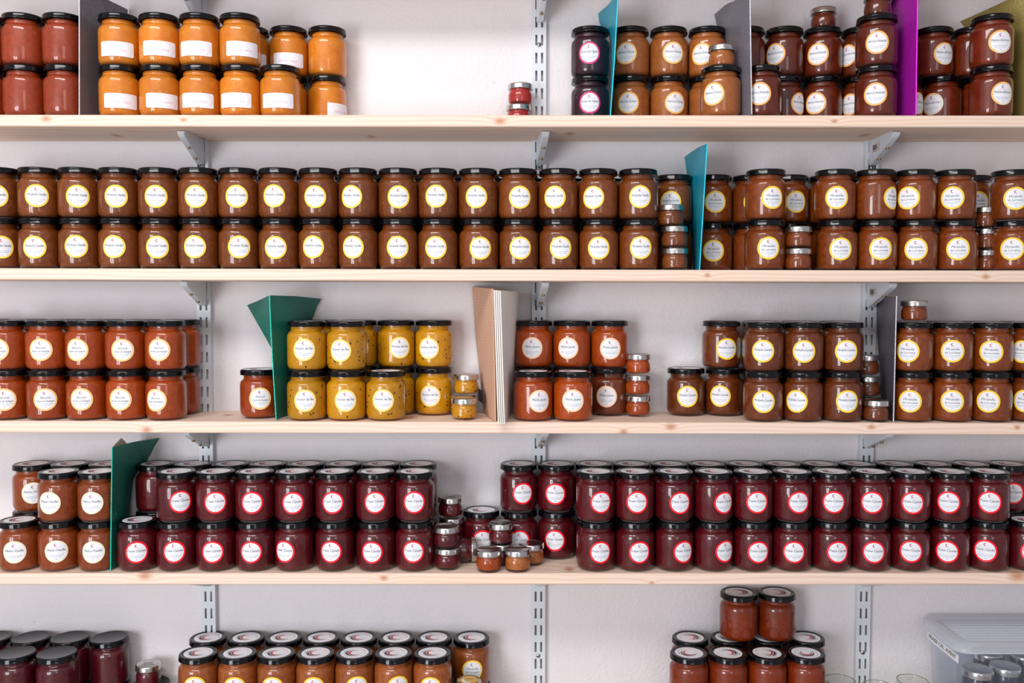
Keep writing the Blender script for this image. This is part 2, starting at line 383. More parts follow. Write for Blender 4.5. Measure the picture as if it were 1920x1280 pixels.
PEND = []
def jar(u, lu, dep, Zb, fl, label, group, lidrot=0., key=None, hidden=False):
    PEND.append(dict(X=xat(u, dep, Zb + .04), lu=lu, dep=dep, Zb=Zb, fl=fl, label=label, group=group, lidrot=lidrot, key=key, w=4. if hidden else 1.))
def settle():
    """nudge jars of one layer sideways until no two of them interpenetrate"""
    D = .0687
    for key in sorted({p['key'] for p in PEND}):
        L_ = sorted((p for p in PEND if p['key'] == key), key=lambda p: p['X'])
        for _ in range(60):
            for i, a in enumerate(L_):
                for b_ in L_[i + 1:i + 5]:
                    dx = b_['X'] - a['X']; dy = b_['dep'] - a['dep']
                    if dx * dx + dy * dy < D * D:
                        need = math.sqrt(max(0, D * D - dy * dy)) - abs(dx); sg = 1 if dx >= 0 else -1; t = a['w'] + b_['w']
                        a['X'] -= sg * need * a['w'] / t; b_['X'] += sg * need * b_['w'] / t
    for p in PEND: p.pop('key'); p.pop('w'); put_jar(**p)
def put_jar(X, lu, dep, Zb, fl, label, group, lidrot=0., cat='jar', full=True):
    d = FL[fl]; Zm = Zb + .04
    r = add('jam_jar', None, None, (X, dep - WALLD, CAMZ + Zb), label=label, category=cat, group=group)
    r.empty_display_size = .02; r.scale = (.9945, .9945, 1)
    rz = face_angle(X, dep, Zm, lu) if (lu is not None and d['label']) else random.uniform(-3, 3)
    g = add('glass', ME_glass, r, rz=rz); j = add('jam', d['jam'], r, rz=rz)
    l = add('lid', ME_lid, r, rz=lidrot + random.uniform(-.12, .12))
    if d['lid'] == 'sticker' and full: add('lid_sticker', ME_sticker, l)
    if d['label'] and lu is not None: add('paper_label', d['label'], r, rz=rz, loc=(0, 0, random.uniform(-.0008, .0008)))
    if d['seeds'] and full: add('seeds', random.choice(ME_seeds), r, rz=rz, kind='stuff')
    return r
f = Flat(); f.text('Fraise', 0, .0012, .0062, 0, width=.016, bold=.01, shear=.3); f.text('Charlotte', 0, -.0055, .0062, 0, width=.021, bold=.01, shear=.3)
ME_writing = f.flat('handwriting', .0367, [M_black])
f = Flat(); f.text('Fraise', 0, .0015, .0062, 1, width=.016, bold=.01, shear=.3); f.text('Cijosée', 0, -.0060, .0062, 1, width=.019, bold=.01, shear=.3)
ME_mlogo = f.flat('lid_print', .0367, [M_red, M_black])
f = Flat(); f.grid_disc(.0165, 0); f.arc(0, 0, .010, 150, 320, .001, .006, 1); f.text('Miel', .002, .003, .006, 2, width=.012, shear=.3)
ME_mgold = f.flat('lid_print', .0367, [mat('gold_print', (214, 170, 84), .4), M_paper, M_ink])
def mini(u, dep, Zb, fl, label, group=None, top=None, X=None, seeds=False):
    X = xat(u, dep, Zb + .018) if X is None else X
    r = add('mini_jam_jar', None, None, (X, dep - WALLD, CAMZ + Zb), label=label, category='small jar', group=group); r.empty_display_size = .02
    rz = random.uniform(-3, 3)
    add('glass', ME_mglass, r, rz=rz); add('jam', FL[fl]['mini'], r, rz=rz); l = add('lid', ME_mlid, r)
    if top: add('lid_print', top, l, rz=random.uniform(-.3, .3))
    if seeds: add('seeds', ME_mseeds, r, rz=rz, kind='stuff')
    return r
MH = .0373
ORD = ['leftmost', 'second from left', 'third from left', 'fourth from left', 'fifth from left', 'sixth from left', 'seventh from left', 'eighth from left', 'ninth from left', 'tenth from left',
       'eleventh from left', 'twelfth from left', 'thirteenth from left', 'fourteenth from left', 'fifteenth from left', 'sixteenth from left', 'seventeenth from left', 'eighteenth from left']

# ------------------------------------------------------------------ wall
def struct(name, me, **k): return add(name, me, kind='structure', **k)
V, F = box(-3.2, 3.2, 0, .12, -.02, 2.9); struct('wall_back', mesh('wall', V, F, [M_wall], smooth=False))
M_floor = mat('stone_floor', (150, 142, 134), .6); nt, L, b = nodes(M_floor)
nz = N(M_floor, 'ShaderNodeTexNoise', Scale=6., Detail=5.); L.new(mixc(M_floor, nz.outputs[0], lin((196, 186, 176)), lin((176, 166, 158))), b.inputs['Base Color'])
V, F = box(-3.2, 3.2, -4.2, .12, -.12, 0); struct('floor', mesh('floor', V, F, [M_floor], smooth=False))

# ------------------------------------------------------------------ shelves
SF = 1.534                                   # camera to the shelves' front edge
ZS = {'Z': .5597, 'A': .3042, 'B': .0465, 'C': -.2128, 'D': -.4736, 'E': -.7965}
SLOPE = {'Z': 0, 'A': .0008, 'B': .0024, 'C': .0022, 'D': 0, 'E': 0}
TH = .0195
def zs(s, X): return ZS[s] - SLOPE[s] * X
SN = {'Z': 'uppermost', 'A': 'first', 'B': 'second', 'C': 'third', 'D': 'fourth', 'E': 'lowest'}
KN = {'A': [(-.78, -.145, -.006, .006), (-.55, -.145, -.008, .004), (.54, -.145, -.010, .004), (-.02, -.145, -.01, .007), (-.7, -.06, -.02, .006), (-.25, -.05, -.02, .006), (.1, -.08, -.02, .007), (-.56, -.03, -.02, .005), (.62, -.07, -.02, .006)],
      'B': [(-.9, -.145, -.012, .006), (.33, -.145, -.01, .004), (.8, -.145, -.012, .005)],
      'C': [(-.622, -.146, -.013, .0062), (.270, -.146, -.0075, .0068), (.190, -.146, -.0165, .0052), (.612, -.146, -.008, .0050), (-.51, -.06, 0, .006), (.86, -.146, -.009, .004), (-.18, -.09, 0, .008)],
      'D': [(-.630, -.142, -.004, .0085), (.868, -.146, -.004, .0105), (.10, -.12, 0, .006), (-.22, -.145, -.008, .005), (.24, -.146, -.016, .003)],
      'E': [(.1, -.14, -.01, .006)], 'Z': [(.2, -.08, -.02, .006)]}
LOOK = {'Z': 'above the purple and orange jars, cut by the frame top', 'A': 'carrying orange and almond jars and a bare stretch', 'B': 'carrying a long unbroken row of yellow-labelled jars',
        'C': 'carrying golden seedy jars and cardboard folders', 'D': 'carrying long rows of red-labelled crimson jars', 'E': 'at the bottom, below the frame, under white-stickered lids'}
SEG = 24
for s in 'ZABCDE':
    V, F = [], []
    # rounded long edges
    c = .0016; pr = [(-.1455 + 0, -TH + c), (-.1455, -c), (-.1455 + c, 0), (0 - .0005, 0), (-.0005, -TH), (-.1455 + c, -TH)]
    for i in range(SEG + 1):
        x = -1.35 + 2.7 * i / SEG
        V += [(x, y, z - SLOPE[s] * x) for y, z in pr]
    n = len(pr)
    for i in range(SEG):
        for j in range(n):
            k = (j + 1) % n; F.append((i * n + j, i * n + k, (i + 1) * n + k, (i + 1) * n + j))
    F.append(tuple(range(n))[::-1]); F.append(tuple(SEG * n + j for j in range(n)))
    add('wooden_shelf', mesh('shelf_board', V, F, [wood('pine_' + s, KN[s], ord(s) % 7 + .3)], sharp=20), None, (0, 0, CAMZ + ZS[s]),
        label='pale pine shelf board ' + LOOK[s], category='shelf', group='pine wall shelves')

# ------------------------------------------------------------------ uprights with real slots, brackets
UX = {}
for k, (u, v) in {'left': (383.5, 700), 'middle': (1010.2, 640), 'right': (1629, 640)}.items(): UX[k] = P(u, v, WALLD - .011).x
UZ0 = CAMZ + zat(1118 + 0, WALLD - .011)     # centre of one slot row
def upright_mesh():
    V, F = [], []
    xs = [-.0128, -.0071, -.0033, .0033, .0071, .0128]; zr = []
    z = UZ0 - .032 * 9
    zt = CAMZ + .80
    cur = z - .016
    while cur < zt:
        zr += [(cur, cur + .0065, False), (cur + .0065, cur + .0255, True), (cur + .0255, cur + .032, False)]; cur += .032
    for z0, z1, slot in zr:
        for i in range(5):
            if slot and i in (1, 3):
                # slot walls
                x0, x1 = xs[i], xs[i + 1]; k = len(V)
                V += [(x0, -.011, z0), (x1, -.011, z0), (x1, -.011, z1), (x0, -.011, z1), (x0, -.0095, z0), (x1, -.0095, z0), (x1, -.0095, z1), (x0, -.0095, z1)]
                F += [(k, k + 1, k + 5, k + 4), (k + 1, k + 2, k + 6, k + 5), (k + 2, k + 3, k + 7, k + 6), (k + 3, k, k + 4, k + 7)]; continue
            k = len(V); V += [(xs[i], -.011, z0), (xs[i + 1], -.011, z0), (xs[i + 1], -.011, z1), (xs[i], -.011, z1)]; F.append((k, k + 1, k + 2, k + 3))
    a, c = zr[0][0], zr[-1][1]
    for x, s in ((-.0128, -1), (.0128, 1)):
        box(min(x, x - s * .0015), max(x, x - s * .0015), -.0105, 0, a, c, V, F)
    return mesh('upright', V, F, [M_steel], smooth=False)
ME_up = upright_mesh()
def screw_head(r):
    V, F = lathe([(0, .0022), (r * .7, .0018), (r, .0004), (r, 0)], 20)
    k = len(V); m = [0] * len(F)
    for a in (0.5, 0.5 + math.pi / 2):
        ca, sa = math.cos(a), math.sin(a); L_, W_ = r * .55, r * .13
        q = [(-L_, -W_), (L_, -W_), (L_, W_), (-L_, W_)]
        k = len(V); V += [(x * ca - y * sa, x * sa + y * ca, .0024) for x, y in q]; F.append((k, k + 1, k + 2, k + 3)); m.append(1)
    return mesh('screw_head', V, F, [M_zinc, M_black], m, sharp=60)
ME_screw = screw_head(.0043)
MU = {}
for k, scr in (('left', (311,)), ('middle', (84, 315, 1229)), ('right', (314, 1223))):
    o = add('shelf_upright', ME_up, None, (UX[k], 0, 0), label={'left': 'white slotted steel wall upright, leftmost of the three', 'middle': 'white slotted steel wall upright between the left and right ones', 'right': 'white slotted steel wall upright, rightmost of the three'}[k], category='shelf rail', group='slotted uprights')
    for v in scr:
        s_ = add('screw', ME_screw, o, (0, -.011, CAMZ + zat(v, WALLD - .011))); s_.rotation_euler = (math.pi / 2, .3, 0)
BW = .0062
def bracket_mesh():
    pr = [(-.0095, 0), (-.108, 0), (-.1145, -.002), (-.1165, -.0055), (-.1130, -.0092), (-.1060, -.0122), (-.024, -.0424), (-.0175, -.0444), (-.0125, -.0436), (-.0105, -.041), (-.0095, -.036)]
    V, F = [], []; n = len(pr)
    for x, ins in ((-BW, .0012), (-BW + .0014, 0), (BW - .0014, 0), (BW, .0012)):
        for i, (y, z) in enumerate(pr):
            if ins and 1 <= i <= 8:
                y2 = y + ins * (.8 if i < 6 else .3); z2 = z + (ins if i >= 3 else 0)
            else: y2, z2 = y, z
            V.append((x, y2, z2))
    for j in range(3):
        for i in range(n):
            k = (i + 1) % n; F.append((j * n + i, (j + 1) * n + i, (j + 1) * n + k, j * n + k))
    F.append(tuple(range(n))); F.append(tuple(3 * n + i for i in range(n))[::-1])
    # hooks that sit in the slots
    for x in (-.0052, .0052):
        for z in (-.012, -.036): box(x - .0006, x + .0006, -.0100, -.004, z - .008, z + .006, V, F)
    me = mesh('bracket', V, F, [M_steel], sharp=25); return me
ME_br = bracket_mesh()
ME_bs = mesh('bolt', *lathe([(0, -.0028), (.0026, -.0028), (.0029, -.0022), (.0029, -.0002), (.0016, 0), (.0016, .008), (0, .008)], 14), [M_brass], sharp=40)
f = Flat(); f.put([(-.019, -.010), (.019, -.010), (.019, .010), (-.019, .010)], [(0, 1, 2, 3)], 1, 0)
x = -.0135; rb = random.Random(3)
while x < .004:
    ww = rb.choice((.0004, .0008, .0012)); f.put([(x, -.0055), (x + ww, -.0055), (x + ww, .006), (x, .006)], [(0, 1, 2, 3)], 2, 1); x += ww + rb.choice((.0004, .0007))
f.arc(.0095, .001, .0038, 60, 360, .0006, .0013, 1); f.text('3 276000', -.004, -.0090, .0028, 1, width=.016)
ME_bc = f.flat('barcode_sticker', 0, [mat('old_sticker', (206, 200, 196), .6), M_black])
for s in 'ZABCD':
    for k in ('left', 'middle', 'right'):
        zz = zs(s, UX[k]) - TH
        o = add('shelf_bracket', ME_br, None, (UX[k], 0, CAMZ + zz), rz={'left': 0.015, 'middle': .075, 'right': .0}[k],
                label='white steel bracket on the %s upright, under the %s shelf' % (k, {'Z': 'uppermost (frame top)', 'A': 'orange-jar', 'B': 'yellow-label row', 'C': 'golden-jar', 'D': 'crimson-jar'}[s]), category='bracket', group='shelf brackets')
        for y, z in ((-.078, -.0230), (-.042, -.0364)):
            if s != 'D': add('bolt', ME_bs, o, (0, y, z))
        if k == 'right' and s in 'AB':
            t = add('barcode_sticker', ME_bc, o, (-BW - .0003, -.041, -.0165)); t.rotation_euler = (math.pi / 2 + .0, 0, -math.pi / 2); t.rotation_euler = Matrix(((0, 0, -1), (-1, 0, 0), (0, 1, 0))).to_euler()
            t.scale = (.85, .8, .85)

# ------------------------------------------------------------------ divider cards
def glitter(name, rgb, g=.35, edge=None):
    m = mat(name, rgb, .42, spec=.5); nt, L, b = nodes(m)
    tc = N(m, 'ShaderNodeTexCoord'); v = N(m, 'ShaderNodeTexVoronoi', Scale=900.); L.new(tc.outputs['Object'], v.inputs['Vector'])
    sx = N(m, 'ShaderNodeSeparateColor'); L.new(v.outputs['Color'], sx.inputs[0])
    k = mathn(m, 'POWER', sx.outputs[0], 3.)
    L.new(mixc(m, mathn(m, 'MULTIPLY', k, g), lin(rgb), lin(tuple(min(255, int(c * 1.6 + 40)) for c in rgb))), b.inputs['Base Color'])
    L.new(mathn(m, 'MULTIPLY', k, .8), b.inputs['Metallic'])
    return m
def patch(cols, T=.0007):
    """cols: list of columns, each a list of points top -> bottom (same count); returns a sheet of thickness T"""
    V, F = [], []; nc, nr = len(cols), len(cols[0]); nrm = []
    for i in range(nc):
        for j in range(nr):
            a = cols[min(i + 1, nc - 1)][j] - cols[max(i - 1, 0)][j]; b_ = cols[i][min(j + 1, nr - 1)] - cols[i][max(j - 1, 0)][...] if False else cols[i][min(j + 1, nr - 1)] - cols[i][max(j - 1, 0)]
            nn = a.cross(b_); nrm.append(nn.normalized() if nn.length > 1e-9 else Vector((1, 0, 0)))
    P_ = [cols[i][j] for i in range(nc) for j in range(nr)]
    V = [p + nm * T for p, nm in zip(P_, nrm)] + [p - nm * T for p, nm in zip(P_, nrm)]; K = len(P_)
    for i in range(nc - 1):
        for j in range(nr - 1):
            q = (i * nr + j, i * nr + j + 1, (i + 1) * nr + j + 1, (i + 1) * nr + j); F.append(q[::-1]); F.append(tuple(K + x for x in q))
    bd = [(i * nr, (i + 1) * nr) for i in range(nc - 1)] + [((i + 1) * nr + nr - 1, i * nr + nr - 1) for i in range(nc - 1)]
    bd += [(j + 1, j) for j in range(nr - 1)] + [((nc - 1) * nr + j, (nc - 1) * nr + j + 1) for j in range(nr - 1)]
    for a, b_ in bd: F.append((a, b_, K + b_, K + a))
    return V, F
def resample(pl, n):
    d = [0]
    for a, b_ in zip(pl, pl[1:]): d.append(d[-1] + (b_ - a).length)
    out = []
    for i in range(n):
        t = d[-1] * i / (n - 1); k = 0
        while k < len(d) - 2 and d[k + 1] < t: k += 1
        f_ = (t - d[k]) / max(1e-9, d[k + 1] - d[k]); out.append(pl[k].lerp(pl[k + 1], f_))
    return out
def smooth_cols(cols, nc=9, nr=14):
    cols = [resample(c, nr) for c in cols]
    rows = [resample([c[j] for c in cols], nc) for j in range(nr)]
    return [[rows[j][i] for j in range(nr)] for i in range(nc)]
def card(name, cols, m, label, cat='divider', parent=None, T=.0007, group=None, org=None, edge=None):
    V, F = patch(smooth_cols(cols), T)
    if parent is None:
        org = min(V, key=lambda p: p.z).copy()
    me = mesh(name, [v - org for v in V], F, [m], sharp=50)
    if parent is None:
        o = add(name, me, None, org, label=label, category=cat, group=group)
        if edge:
            pl = resample(cols[0], 12); EV, EF = [], []
            for p in pl:
                for i in range(8):
                    a = i * math.pi / 4; EV.append((p.x - org.x + .0011 * math.cos(a), p.y - org.y - .0004 + .0011 * math.sin(a), p.z - org.z))
            for j in range(11):
                for i in range(8): k = (i + 1) % 8; EF.append((j * 8 + i, j * 8 + k, (j + 1) * 8 + k, (j + 1) * 8 + i))
            EF.append(tuple(range(8))); EF.append(tuple(88 + i for i in range(8)))
            add('front_edge', mesh('front_edge', EV, EF, [edge], sharp=60), o, label='glittering front edge, fold highlight painted into its colour')
        return o, org
    return add(name, me, parent), org
M_cgrey = glitter('grey_glitter', (98, 96, 104), .5); M_teal = glitter('teal_card', (0, 134, 164), .4); M_mag = glitter('magenta_card', (150, 12, 140), .6)
M_gold = glitter('gold_card', (132, 116, 62), .45); M_green = glitter('green_card', (16, 98, 84), .35); M_char = glitter('charcoal_card', (84, 76, 86), .35)
E_grey = glitter('edge_silver', (190, 188, 200), .8); E_teal = glitter('edge_teal', (20, 190, 220), .8); E_mag = glitter('edge_magenta', (236, 30, 226), .8); E_green = glitter('edge_green', (20, 180, 140), .8)  # brighter than the cards: fold glitter, plus its highlight put into the colour
M_kraft = mat('kraft', (206, 164, 138), .7); M_cream = mat('cream_card', (236, 228, 220), .7); M_tape = mat('black_tape', (40, 36, 40), .5)
nt, L, b = nodes(M_kraft); tc = N(M_kraft, 'ShaderNodeTexCoord'); wv = N(M_kraft, 'ShaderNodeTexWave', Scale=55., Distortion=1.5, bands_direction='Z'); L.new(tc.outputs['Object'], wv.inputs['Vector'])
L.new(mixc(M_kraft, mathn(M_kraft, 'MULTIPLY', wv.outputs['Fac'], .18), lin((208, 166, 140)), lin((184, 138, 112))), b.inputs['Base Color'])
ZA, ZB, ZC, ZD = (ZS[k] for k in 'ABCD')
e = .0008
card('divider_card', [[P(149, -26, 1.540), B(149, 1.540, ZA + e + .0007)], [P(239, 18, 1.676), B(237, 1.676, ZA + e + .0007)]], M_cgrey, 'silver-grey glitter divider card between brick-red and orange jars, top left', group='glitter divider cards', edge=E_grey)
card('divider_card', [[P(1159, -12, 1.545), P(1153, 100, 1.545), B(1144.5, 1.545, ZA + e)], [P(1140, 10, 1.61), P(1147, 70, 1.61), B(1145, 1.61, ZA + e)], [P(1122, 25, 1.674), P(1126, 54, 1.674), P(1146, 72, 1.672), B(1147, 1.672, ZA + e)]], M_teal, 'teal divider card right of the two purple jars, first shelf', group='glitter divider cards', edge=E_teal)
card('divider_card', [[P(1406, -14, 1.532), B(1409.5, 1.534, ZA + e)], [P(1388, -8, 1.556), B(1393, 1.556, ZA + e)], [P(1382, 0, 1.575), B(1387.5, 1.575, ZA + e)], [P(1362, 8, 1.615), B(1366, 1.615, ZA + e)], [P(1340, 27, 1.676), P(1347, 58, 1.676), P(1359, 90, 1.676), B(1360, 1.676, ZA + e)]], M_cgrey, 'dark grey glitter divider card between caramel and dark amber jars, first shelf', group='glitter divider cards', edge=E_grey)
card('divider_card', [[P(1720.5, -14, 1.536), B(1717, 1.538, ZA + e)], [P(1690, -6, 1.58), B(1690, 1.58, ZA + e)], [P(1652, 0, 1.676), B(1648, 1.676, ZA + e)]], M_mag, 'magenta glitter divider card right of the dark amber jars, first shelf', group='glitter divider cards', edge=E_mag)
card('divider_card', [[P(1990, -42, 1.538), B(1990, 1.538, ZA + e)], [P(1900, -5, 1.59), P(1914, 60, 1.59), B(1914, 1.59, ZA + e)], [P(1801, 40, 1.677), P(1820, 66, 1.677), P(1866, 110, 1.676), B(1866, 1.676, ZA + e)]], M_gold, 'gold glitter divider card at the right end of the first shelf', group='glitter divider cards')
card('divider_card', [[P(1326, 269, 1.536), B(1311.5, 1.537, ZB - .0006)], [P(1308, 277, 1.60), B(1303, 1.60, ZB - .0006)], [P(1284, 294, 1.674), P(1289, 330, 1.674), B(1301, 1.674, ZB - .0006)]], M_teal, 'teal divider card standing between jars on the second shelf', group='glitter divider cards', edge=E_teal)
# green folded card on the third shelf
gc, o0 = card('folded_card', [[P(505.5, 553.5, 1.545), P(509, 640, 1.545), B(518, 1.545, ZC + .0028)], [P(555, 555, 1.61), P(545, 640, 1.59), B(529, 1.575, ZC + .0028)], [P(602, 560, 1.672), P(592, 578, 1.672), P(585, 602, 1.677), P(562, 640, 1.655), P(552, 700, 1.62), B(541, 1.606, ZC + .0028)]], M_green, 'dark green folded card flaring open at top beside seedy golden jars', 'divider', edge=E_green)
V, F = patch(smooth_cols([[P(505.5, 553.5, 1.545), P(511.5, 656, 1.545)], [P(486, 563, 1.60), P(511.3, 655.5, 1.546)], [P(464, 572, 1.645), P(511, 655, 1.547)]]))
add('side_flap', mesh('side_flap', [v - o0 for v in V], F, [M_green], sharp=50), gc)
# green card on the fourth shelf, white inside
gd, o0 = card('folded_card', [[P(210.5, 838, 1.545), B(207.5, 1.549, ZD + .0012)], [P(252, 828, 1.61), P(238, 890, 1.605), B(222, 1.574, ZD + .0012)], [P(299, 821, 1.675), P(287, 840, 1.675), P(275, 866, 1.677), P(250, 892, 1.665), P(243, 950, 1.64), B(232, 1.596, ZD + .0012)]], M_green, 'dark green folded card with white inner flap, left on the fourth shelf', 'divider', edge=E_green)
V, F = patch(smooth_cols([[P(211, 837.5, 1.552), P(212, 870, 1.552)], [P(228, 820.5, 1.625), P(228, 870, 1.625)], [P(238, 832, 1.64), P(238, 870, 1.64)]]))
add('inner_flap', mesh('inner_flap', [v - o0 for v in V], F, [M_cream], sharp=50), gd, label='white paper inner flap')
# kraft folder and cream cards
ZC2 = ZC + .0001
kr, o0 = card('kraft_folder', [[P(886, 537, 1.674), P(892, 630, 1.674), B(908, 1.668, ZC2 + e)], [P(903, 539, 1.61), B(914, 1.61, ZC2 + e)], [P(923.5, 541, 1.546), B(929, 1.540, ZC2 + e)]], M_kraft, 'folded brown kraft cardboard folder with black tape on third shelf', 'folder', T=.0009)
V, F = patch(smooth_cols([[P(923.5, 541, 1.546), B(929, 1.540, ZC2 + e)], [P(962, 546, 1.655), B(936, 1.655, ZC2 + e)]]), .0009)
add('right_flap', mesh('right_flap', [v - o0 for v in V], F, [M_kraft], sharp=50), kr)
tp = [P(898.6, 727, 1.647), P(899.6, 750, 1.647)], [P(908.0, 733, 1.607), P(908.3, 757, 1.607)]
V, F = patch([[p + Vector((-.0025, 0, 0)) for p in c] for c in tp], .0003)
add('tape', mesh('tape', [v - o0 for v in V], F, [M_tape]), kr, label='black tape square')
for i, nm in enumerate(('leftmost', 'second', 'third', 'rightmost')):
    ut, ub = 926.5 + 3.7 * i, 934.5 + 3.6 * i
    card('cream_card', [[P(ut, 543.6 + .5 * i, 1.512), B(ub, 1.507, ZC2 + e)], [P(955 + 3.5 * i, 545 + .3 * i, 1.59), B(943 + 3.2 * i, 1.59, ZC2 + e)], [P(965 + 2.7 * i, 546.5, 1.66), B(952 + 2.6 * i, 1.655, ZC2 + e)]], M_cream,
         'cream card leaning right of the kraft folder, %s of four' % nm, 'card', group='cream cards', T=.0010)
card('divider_card', [[P(1681, 555, 1.543), B(1675, 1.545, ZC - .0010)], [P(1675, 555.5, 1.568), B(1670.5, 1.568, ZC - .0010)], [P(1643, 557, 1.668), B(1654, 1.668, ZC - .0010)]], M_char, 'charcoal divider card under the right bracket, third shelf', group='glitter divider cards', edge=E_grey)

# ------------------------------------------------------------------ rows of jars
FR, BK = 1.5705, 1.6432
LAYER = {0: 'lower', 1: 'upper', 2: 'topmost'}
SH = {'A': 'first shelf', 'B': 'second shelf', 'C': 'third shelf', 'D': 'fourth shelf', 'E': 'lowest shelf'}
def rows(s, layer, dep, fl, items, place, hidden=False, lidrot=0., desc=None):
    dn = desc or FL[fl]['desc']; back = dep > 1.61
    for i, it in enumerate(items):
        u, lu = it if isinstance(it, tuple) else (it, None)
        X = xat(u, dep, ZS[s] + layer * JH + .04)
        zb = zs(s, X) + layer * JH
        rw = ('%s back row' if back else '%s front row') % LAYER[layer]
        if hidden: lab = 'mostly hidden ' + dn.replace('unlabelled ', '').replace('yellow-labelled ', '').replace('red-labelled ', '') + ((', ' + ORD[i]) if i < len(ORD) else '') + ', ' + rw + ', ' + place
        elif len(items) == 1: lab = dn + ', ' + rw + ', ' + place
        else: lab = dn + ', ' + (ORD[i] if i < len(items) - 1 or len(items) == 2 and i == 0 else 'rightmost') + ', ' + rw + ', ' + place
        jar(u, lu, dep, zb, fl, lab, dn.split(',')[0] + 's on the ' + SH[s], lidrot=lidrot(i) if callable(lidrot) else lidrot, key=s + str(layer), hidden=hidden)

# first shelf
rows('A', 1, FR, 'brick', [-30, 45, 119], 'first shelf'); rows('A', 0, FR, 'brick', [-27, 48, 120], 'first shelf')
rows('A', 1, BK, 'brick', [10, 80, 150], 'first shelf', True); rows('A', 0, BK, 'brick', [10, 80, 150], 'first shelf', True)
def deg_lab(u, off): return u + off
rows('A', 1, FR, 'orange', [(224.5, 218), (299.8, 298), (374.3, 365), (450.3, 455)], 'first shelf')
rows('A', 0, FR, 'orange', [(227, 226), (300.5, 305), (375.5, 369), (450, 439), (524.6, 519)], 'first shelf')
rows('A', 1, BK, 'orange', [(470, 472)], 'first shelf', desc='orange jam jar behind the tall front stack')
rows('A', 1, BK, 'orange', [(541.4, 540), (612.7, None)], 'right end of first shelf')
rows('A', 0, BK, 'orange', [(541.4, None), (612.7, 641)], 'right end of first shelf')
rows('A', 1, BK, 'orange', [257, 328, 399], 'first shelf', True); rows('A', 0, BK, 'orange', [257, 328, 399, 470], 'first shelf', True)
rows('A', 1, BK, 'purple', [(1106, 1105)], 'first shelf'); rows('A', 0, BK, 'purple', [(1106, 1106)], 'first shelf')
rows('A', 1, BK, 'caramel', [(1184.5, 1173.6), (1255.4, 1263), (1327, 1315)], 'first shelf')
rows('A', 0, BK, 'caramel', [(1184.8, 1178), (1255.2, 1267), (1326, None)], 'first shelf')
rows('A', 0, FR, 'caramel', [(1352.4, 1336.6)], 'first shelf')
rows('A', 1, BK, 'almond', [(1398.5, None), (1468.3, 1452), (1538.7, 1532.7), (1610, 1588)], 'first shelf')
rows('A', 0, BK, 'almond', [(1398.5, None), (1468.5, 1500), (1538.6, 1528), (1610, 1592.5)], 'first shelf')
rows('A', 1, FR, 'almond', [(1643.2, 1645)], 'first shelf'); rows('A', 0, FR, 'almond', [(1425.5, 1424.5), (1641.8, 1641.6)], 'first shelf')
rows('A', 1, BK, 'melonapricot', [(1749.4, 1772), (1820, None)], 'first shelf'); rows('A', 0, BK, 'melonapricot', [(1695, 1722), (1766, 1750), (1837, None)][:0], 'first shelf')
rows('A', 0, BK, 'melonapricot', [(1692, 1719), (1762, 1747)][1:], 'first shelf')
rows('A', 0, BK, 'melonapricot', [(1697, 1722)], 'first shelf beside magenta card'); rows('A', 0, BK, 'melonapricot', [(1832, None)], 'first shelf', desc='part-hidden russet jam jar')
rows('A', 1, FR, 'melonapricot', [(1859, 1877)], 'first shelf'); rows('A', 0, FR, 'melonapricot', [(1857.5, 1881.5)], 'first shelf')
# second shelf
up = [(0, -8), (74.8, 68.3), (149.8, 145.3), (224.8, 217), (299.5, 291.7), (374.8, 366.7), (449.5, 443.3), (522.8, 513), (596.8, 590), (670.8, 657.7), (745.3, 747.3), (819.3, 817.3), (896, 892.7), (970.5, 975), (1045, 1039.7), (1118.3, 1111.7), (1196, 1200.7)]
lo = [(2.5, 3), (76.5, 63.5), (151, 142), (225.3, 212.7), (299.5, 294.7), (374.8, 364.3), (449.3, 448.3), (523, 516), (596.7, 586), (670, 660.7), (744.5, 745.3), (818.3, 816.7), (898, 901), (972.5, 976), (1047, 1051.7), (1122.5, 1122.7), (1196.3, 1202)]
rows('B', 1, FR, 'plumvanilla', up, 'second shelf'); rows('B', 0, FR, 'plumvanilla', lo, 'second shelf')
bkB = [22 + 71.2 * i for i in range(17)]
rows('B', 1, BK, 'plumvanilla', bkB, 'second shelf', True); rows('B', 0, BK, 'plumvanilla', bkB + [1262], 'second shelf', True)
rows('B', 1, BK, 'plumvanilla', [(1262, 1257)], 'second shelf beside teal card')
rows('B', 1, BK, 'plum', [(1337.5, 1342), (1408, 1415), (1479.3, 1493.7), (1550, None)], 'second shelf')
rows('B', 0, BK, 'plum', [(1337.5, 1338), (1408.5, None), (1479.5, None), (1550.5, None)], 'second shelf')
rows('B', 1, FR, 'plum', [(1435.3, 1449.3), (1565.7, 1569.3), (1641, 1674.3), (1714, 1702), (1788.5, 1785.7), (1896.7, 1905)], 'second shelf')
rows('B', 0, FR, 'plum', [(1433.7, 1441.7), (1569.3, 1577.3), (1644, 1652.3), (1717.5, 1717.7), (1790.5, 1797), (1900, 1897.7)], 'second shelf')
rows('B', 1, BK, 'plum', [(1821, 1835)], 'second shelf far right'); rows('B', 0, BK, 'plum', [1821], 'second shelf far right')
rows('B', 1, BK, 'plum', [1621, 1692], 'second shelf', True); rows('B', 0, BK, 'plum', [1621, 1692], 'second shelf', True)
